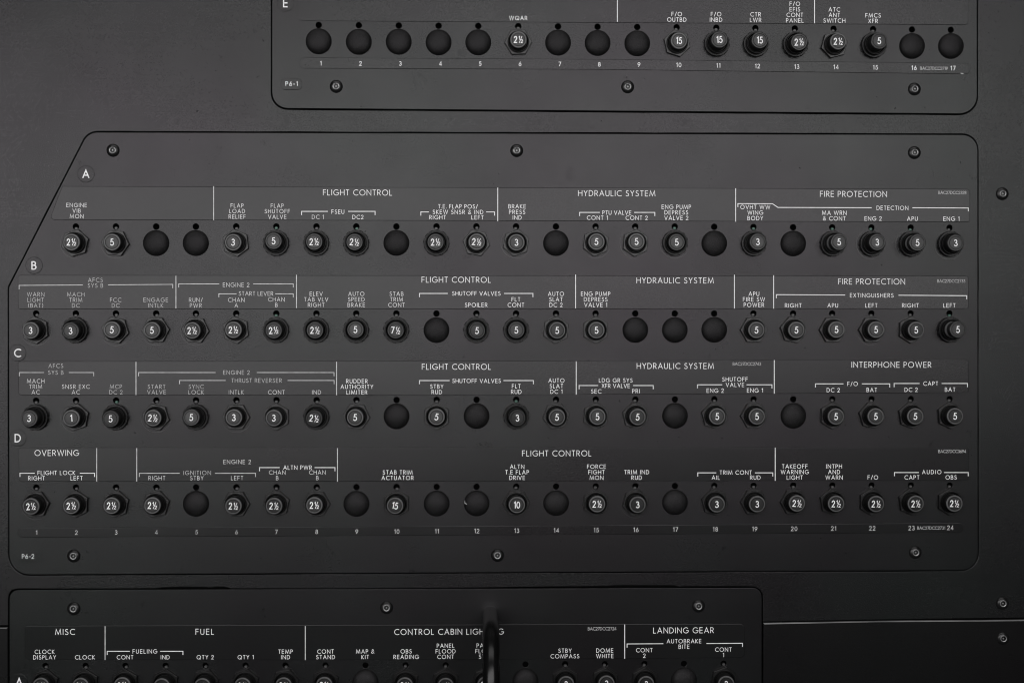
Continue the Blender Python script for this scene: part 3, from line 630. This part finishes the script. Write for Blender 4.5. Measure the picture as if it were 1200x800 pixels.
# ------------------------------------------------------------------ breakers
def hex_mesh(R, h0, h1):
    bm = bmesh.new(); rings = []
    for r, h in ((R, h0), (R, h1 - .22), (R - .3, h1)):
        rings.append([bm.verts.new((r * MM * math.cos(PI / 3 * i), -h * MM, r * MM * math.sin(PI / 3 * i))) for i in range(6)])
    for k in range(2):
        for i in range(6): bm.faces.new((rings[k][i], rings[k][(i + 1) % 6], rings[k + 1][(i + 1) % 6], rings[k + 1][i]))
    bm.faces.new(rings[2]); bmesh.ops.recalc_face_normals(bm, faces=bm.faces)
    me = bpy.data.meshes.new('nut'); bm.to_mesh(me); bm.free(); me.materials.append(M['nut']); me.materials.append(M['collar'])
    for p in me.polygons: p.material_index = 1 if p.normal.y > -.3 else 0  # nut sides in black, top in grey: shade of the sides painted in
    return me
WASHER = lathe_mesh('washer', [(8.35, -.2), (8.35, .1), (8.3, .15), (7, .15)], [M['washer']], 48)
NUT_H = hex_mesh(8.85, .1, 2.2)
COLLAR_H = lathe_mesh('collar', [(6.85, .3), (6.85, 3.7), (6.55, 4.1), (6.3, 4.1), (6.1, 3.8), (5.95, 2.9), (5.5, 2.7)], [M['collar']], 48)
NUT_K = lathe_mesh('nut', [(8.1, -.2), (8.25, .2), (8.25, 2.6), (7.9, 3.1), (7.55, 3.1), (7.4, 2.9), (6.5, 2.9)], [M['knurl']], 72, wob=lambda k, i: (-.42 if (i // 2) % 3 == 0 and k in (1, 2) else 0))
COLLAR_K = lathe_mesh('collar', [(6.9, 2.0), (6.9, 5.0), (6.6, 5.4), (6.35, 5.4), (6.15, 5.1), (5.95, 4.0), (5.5, 3.8)], [M['collar']], 48)
def button_mesh(r, h, h0, rim, band=False):
    pr = [(r - (.35 if band else 0), h0)]; mi = []
    if band: pr += [(r - .35, h - 9.2), (r - .12, h - 9.0), (r - .12, h - 5.6), (r - .35, h - 5.4), (r - .35, h - 2.4)]; mi += [0, 0, 2, 0, 0]
    pr += [(r, h - 2.2), (r, h - .45)]; mi += [0, 0]
    pr += [(r - .12, h - .16), (r - .4, h), (r - .95, h), (r - 1.15, h - .3), (r - 1.35, h - .3), (r - 1.55, h - .05), (.4, h)]
    mi += [rim, rim, rim, 0, 0, 0, 0]; mi.append(0)
    while len(mi) < len(pr): mi.append(0)
    return lathe_mesh('button', pr, [M['button'], M['rim'], M['band']], 48, mi, ang=12)
BUT = {'H': (button_mesh(5.3, 9.6, 2, 1), 9.6), 'K': (button_mesh(5.35, 11.3, 3, 0), 11.3), 'T': (button_mesh(5.35, 14.6, 3, 0, True), 14.6)}
NUM = {}
for t in ('2h', '5', '3', '1', '10', '15', '7h'):
    rb = Ribbons(); H = 4.45 * MM
    if 'h' in t:
        rb.text(t[0], (-1.85 * MM, -H / 2), H, 0, .142, .1, None, .80); rb.text('h', (1.4 * MM, -H / 2), H, 0, .085, .1, None, 1.02)
    else: rb.text(t, (0, -H / 2), H, 0, .138, .2, None, .95 if len(t) == 1 else .84)
    me = rb.mesh('rating'); me.materials.append(M['num']); NUM[t] = me
def tab_mesh():
    bm = bmesh.new(); bmesh.ops.create_cube(bm, size=1)
    for v in bm.verts: v.co = Vector((v.co.x * 1.9 * MM, v.co.y * 3 * MM + 2.1 * MM, v.co.z * 1.5 * MM))
    bmesh.ops.bevel(bm, geom=bm.edges[:], offset=.35 * MM, segments=2, affect='EDGES')
    me = bpy.data.meshes.new('locating_pin'); bm.to_mesh(me); bm.free(); me.materials.append(M['tab']); return me
TAB = tab_mesh(); TABG = TAB.copy(); TABG.materials.clear(); TABG.materials.append(M['tabg'])
DROP = 10.45 * MM
def proto(kind):
    root = bpy.data.objects.new('circuit_breaker', None); COL.objects.link(root); root.empty_display_size = .01
    parts = []
    if kind == 'H': parts.append(link('washer', WASHER, None, root))
    parts.append(link('nut', NUT_H if kind == 'H' else NUT_K, None, root))
    parts.append(link('collar', COLLAR_H if kind == 'H' else COLLAR_K, None, root))
    parts.append(link('locating_pin', TAB, None, root, (0, 0, DROP - .75 * MM)))
    b = link('button', BUT[kind][0], None, root)
    link('rating', NUM['5'], None, b, (0, -(BUT[kind][1] + .03) * MM, 0))
    return root
def copy_tree(o, parent=None):
    c = o.copy(); COL.objects.link(c); c.parent = parent
    for ch in list(o.children): copy_tree(ch, c)
    return c
PROTO = {k: proto(k) for k in 'HKT'}; USED = set()
KIND = {'H': 'hex-nut', 'K': 'round-collared', 'T': 'long-buttoned'}
rnd = random.Random(11)
NUMTURN = {('D', 10): 10, ('D', 13): 0, ('C', 8): 8, ('C', 11): 10, ('D', 20): 3}
for row, lst in BR.items():
    for (c, amp, kind, turn, desc) in lst:
        root = PROTO[kind] if kind not in USED else copy_tree(PROTO[kind]); USED.add(kind)
        h = hole(row, c); root.location = h + Vector((0, 0, -DROP))
        txt = amp.replace('2h', '2½').replace('7h', '7½')
        part = 'clipped by the picture edge' if row == 'Z' else ''
        lab = f'{KIND[kind]} breaker under {desc}' if row == 'Z' else f'{KIND[kind]} breaker marked {txt} under {desc}'
        tag(root, lab, 'circuit breaker', 'circuit breakers on the panels')
        for ch in root.children:
            nm = ch.name.split('.')[0]
            if nm == 'nut': ch.rotation_euler = (0, math.radians(-turn), 0)
            elif nm == 'washer': ch.rotation_euler = (0, rnd.uniform(0, 6), 0)
            elif nm == 'locating_pin': ch.data = TABG if (row, c) in GREEN else TAB; ch.location = (rnd.uniform(-.3, .3) * MM, 0, DROP - rnd.uniform(.8, 1.25) * MM)
            elif nm == 'button':
                tl = .035 if kind == 'H' else .05
                ch.rotation_euler = (rnd.uniform(-tl, tl), 0, rnd.uniform(-tl, tl)); ch.location = (0, rnd.uniform(-.5, .5) * MM, 0)
                n = ch.children[0]; n.data = NUM[amp]; n.rotation_euler = (0, math.radians(NUMTURN.get((row, c), rnd.uniform(-4, 4))), 0)

# ------------------------------------------------------------------ blanking plugs
PLUG = lathe_mesh('blanking_plug', [(8.2, -.2), (8.2, .5), (8.05, 1.0), (7.75, 1.5), (7.2, 2.1), (6.4, 2.65), (5.3, 3.15), (3.9, 3.55), (2.2, 3.8), (.4, 3.88)], [M['plug']], 56, ang=60)
first = None
rowname = {'A': 'row A', 'B': 'row B', 'C': 'row C', 'D': 'row D', 'E': 'row E'}
plugobj = {}
for row, cs in PLUGS.items():
    for c in cs:
        o = bpy.data.objects.new('blanking_plug', PLUG); COL.objects.link(o)
        o.location = hole(row, c) + Vector((0, 0, -DROP + rnd.uniform(-.15, .15) * MM)); o.rotation_euler = (0, rnd.uniform(0, 6), 0)
        if row == 'Z':
            lab = {9: 'black domed blanking plug under the MAP & KIT caption', 13: 'black domed blanking plug just right of the curved handle', 17: 'black domed blanking plug under AUTOBRAKE BITE between two breakers'}[c]
        elif row == 'D' and c == 12: lab = 'chipped black domed blanking plug of row D above column number 12'
        elif row in 'DE': lab = f'black domed blanking plug of {rowname[row]} directly above printed number {c}'
        else: lab = f'black domed blanking plug in lettered {rowname[row]} at column number {c}'
        tag(o, lab, 'blanking plug', 'blanking plugs in unused positions'); plugobj[(row, c)] = o
o = plugobj[('D', 12)]; o.rotation_euler = (0, 0, 0)
cv = []
for x, z in [(-7.75, 2.0), (-7.3, 1.9), (-7.25, .55), (-6.1, .05), (-6.0, -.45), (-7.5, -.1), (-7.7, .2)]:
    r_c = math.hypot(x, z); cv.append((x, z, lerp([(3.9, 3.55), (5.3, 3.15), (6.4, 2.65), (7.2, 2.1), (7.75, 1.5), (8.05, 1.0)], r_c) + .05))
me = mesh_from('paint_chip', [(x * MM, -(h + .05) * MM, z * MM) for x, z, h in cv], [(0, 1, 2, 6), (2, 3, 4, 5), (6, 2, 5)])
link('paint_chip', me, M['chip'], o)

# ------------------------------------------------------------------ screws
HEAD = lathe_mesh('head', [(4.15, -.3), (4.15, .15), (3.9, .6), (3.3, 1.1), (2.6, 1.45), (2.15, 1.58)], [M['screw']], 40, ang=50)
bm = bmesh.new(); bm.from_mesh(HEAD); bm.faces.ensure_lookup_table()
bmesh.ops.delete(bm, geom=[f for f in bm.faces if len(f.verts) > 4], context='FACES'); bm.to_mesh(HEAD); bm.free()
def socket_mesh():
    vs, fs = [], []; n = 36
    def hexr(a, ap): 
        b = (a % (PI / 3)) - PI / 6; return ap / math.cos(b)
    rings = [(2.15, 1.58, 0), (1.95, 1.62, 0), (1.42, 1.5, 1), (1.40, .3, 1)]
    for r, h, hx in rings:
        for i in range(n):
            a = 2 * PI * i / n; rr = hexr(a, r) if hx else r; vs.append((rr * MM * math.cos(a), -h * MM, rr * MM * math.sin(a)))
    for k in range(3):
        for i in range(n): j = (i + 1) % n; fs.append((k * n + i, k * n + j, (k + 1) * n + j, (k + 1) * n + i))
    fs.append(tuple(3 * n + i for i in range(n)))
    me = mesh_from('socket', vs, fs); bm = bmesh.new(); bm.from_mesh(me); bmesh.ops.recalc_face_normals(bm, faces=bm.faces)
    for f in bm.faces: f.material_index = 1 if f.calc_center_median().y > -1.2 * MM else 0
    bm.to_mesh(me); bm.free()
    me.materials.append(M['steel']); me.materials.append(M['screw']); return me
SOCK = socket_mesh()
PIN = lathe_mesh('socket_pin', [(.55, .3), (.55, 1.0), (.4, 1.15), (.1, 1.18)], [M['steel']], 16)
def screw_proto():
    r = bpy.data.objects.new('socket_screw', None); COL.objects.link(r); r.empty_display_size = .005
    link('head', HEAD, None, r); s_ = link('socket', SOCK, None, r); link('socket_pin', PIN, None, s_); return r
SP = screw_proto()
SCREWS = [(394, 101.5, 'below number 1 at the left of the top panel'), (735.5, 102, 'at the middle of the top panel, below number 9'), (1071.5, 104.6, 'at the right of the top panel, below number 16'),
 (132.5, 176.3, 'beside the slanted corner of the middle panel'), (605.5, 176.6, 'at the middle of the middle panel\'s upper edge'), (1071.5, 179, 'at the upper right corner of the middle panel'),
 (86.5, 651, 'below number 2, beside the P6-2 mark'), (583, 650.3, 'at the middle of the middle panel\'s lower edge'), (1072.5, 646.8, 'below number 23 of the middle panel'),
 (86.5, 712.6, 'above MISC on the lowest panel'), (453, 711.5, 'on the lowest panel, left of the curved handle'), (818.5, 709.6, 'above LANDING GEAR on the lowest panel'),
 (1174.8, 227, 'on the bulkhead right of FIRE PROTECTION'), (1175, 706.5, 'on the bulkhead just above the right seam'), (1175.5, 747.5, 'on the bulkhead just below the right seam')]
for i, (x, y, desc) in enumerate(SCREWS):
    r = SP if i == 0 else copy_tree(SP)
    r.location = W(x, y, -.5 if x > 1160 else 0); r.rotation_euler = (0, rnd.uniform(0, 1.0), 0)
    tag(r, 'black hex socket screw ' + desc, 'screw', 'socket screws holding the panels')

# ------------------------------------------------------------------ grab handle
def tube(path, r, n=28):
    vs, fs = [], []
    for i, p in enumerate(path):
        t = (path[min(i + 1, len(path) - 1)] - path[max(i - 1, 0)]).normalized()
        s_ = Vector((1, 0, 0)); u = t.cross(s_).normalized()
        for k in range(n):
            a = 2 * PI * k / n; vs.append(tuple(p + s_ * (r * math.cos(a)) + u * (r * math.sin(a))))
    for i in range(len(path) - 1):
        for k in range(n): j = (k + 1) % n; fs.append((i * n + k, i * n + j, (i + 1) * n + j, (i + 1) * n + k))
    return vs, fs
b0 = W(574.6, 719.6); HH, RB, LEN = 70 * MM, 31 * MM, 190 * MM
path = [b0 + Vector((0, .001 - 0 * MM, 0))]
path += [b0 + Vector((0, -(HH - RB) * k / 8, 0)) for k in range(9)]
path += [b0 + Vector((0, -(HH - RB) - RB * math.sin(PI / 2 * k / 24), -RB + RB * math.cos(PI / 2 * k / 24))) for k in range(1, 25)]
path += [b0 + Vector((0, -HH, -RB - (LEN - 2 * RB) * k / 10)) for k in range(1, 11)]
path += [b0 + Vector((0, -(HH - RB) - RB * math.cos(PI / 2 * k / 12), -LEN + RB - RB * math.sin(PI / 2 * k / 12))) for k in range(1, 13)]
path += [b0 + Vector((0, -(HH - RB) * (1 - k / 8), -LEN)) for k in range(1, 9)]
path += [b0 + Vector((0, .001, -LEN))]
vs, fs = tube(path, 5.1 * MM)
vs = [tuple(Vector(v) - b0) for v in vs]
me = mesh_from('grab_handle', vs, fs, True)
bm = bmesh.new(); bm.from_mesh(me); bmesh.ops.recalc_face_normals(bm, faces=bm.faces); bm.to_mesh(me); bm.free()
hd = link('grab_handle', me, M['handle'], None, b0)
tag(hd, 'glossy black curved grab handle over the CONTROL CABIN LIGHTING heading', 'handle')
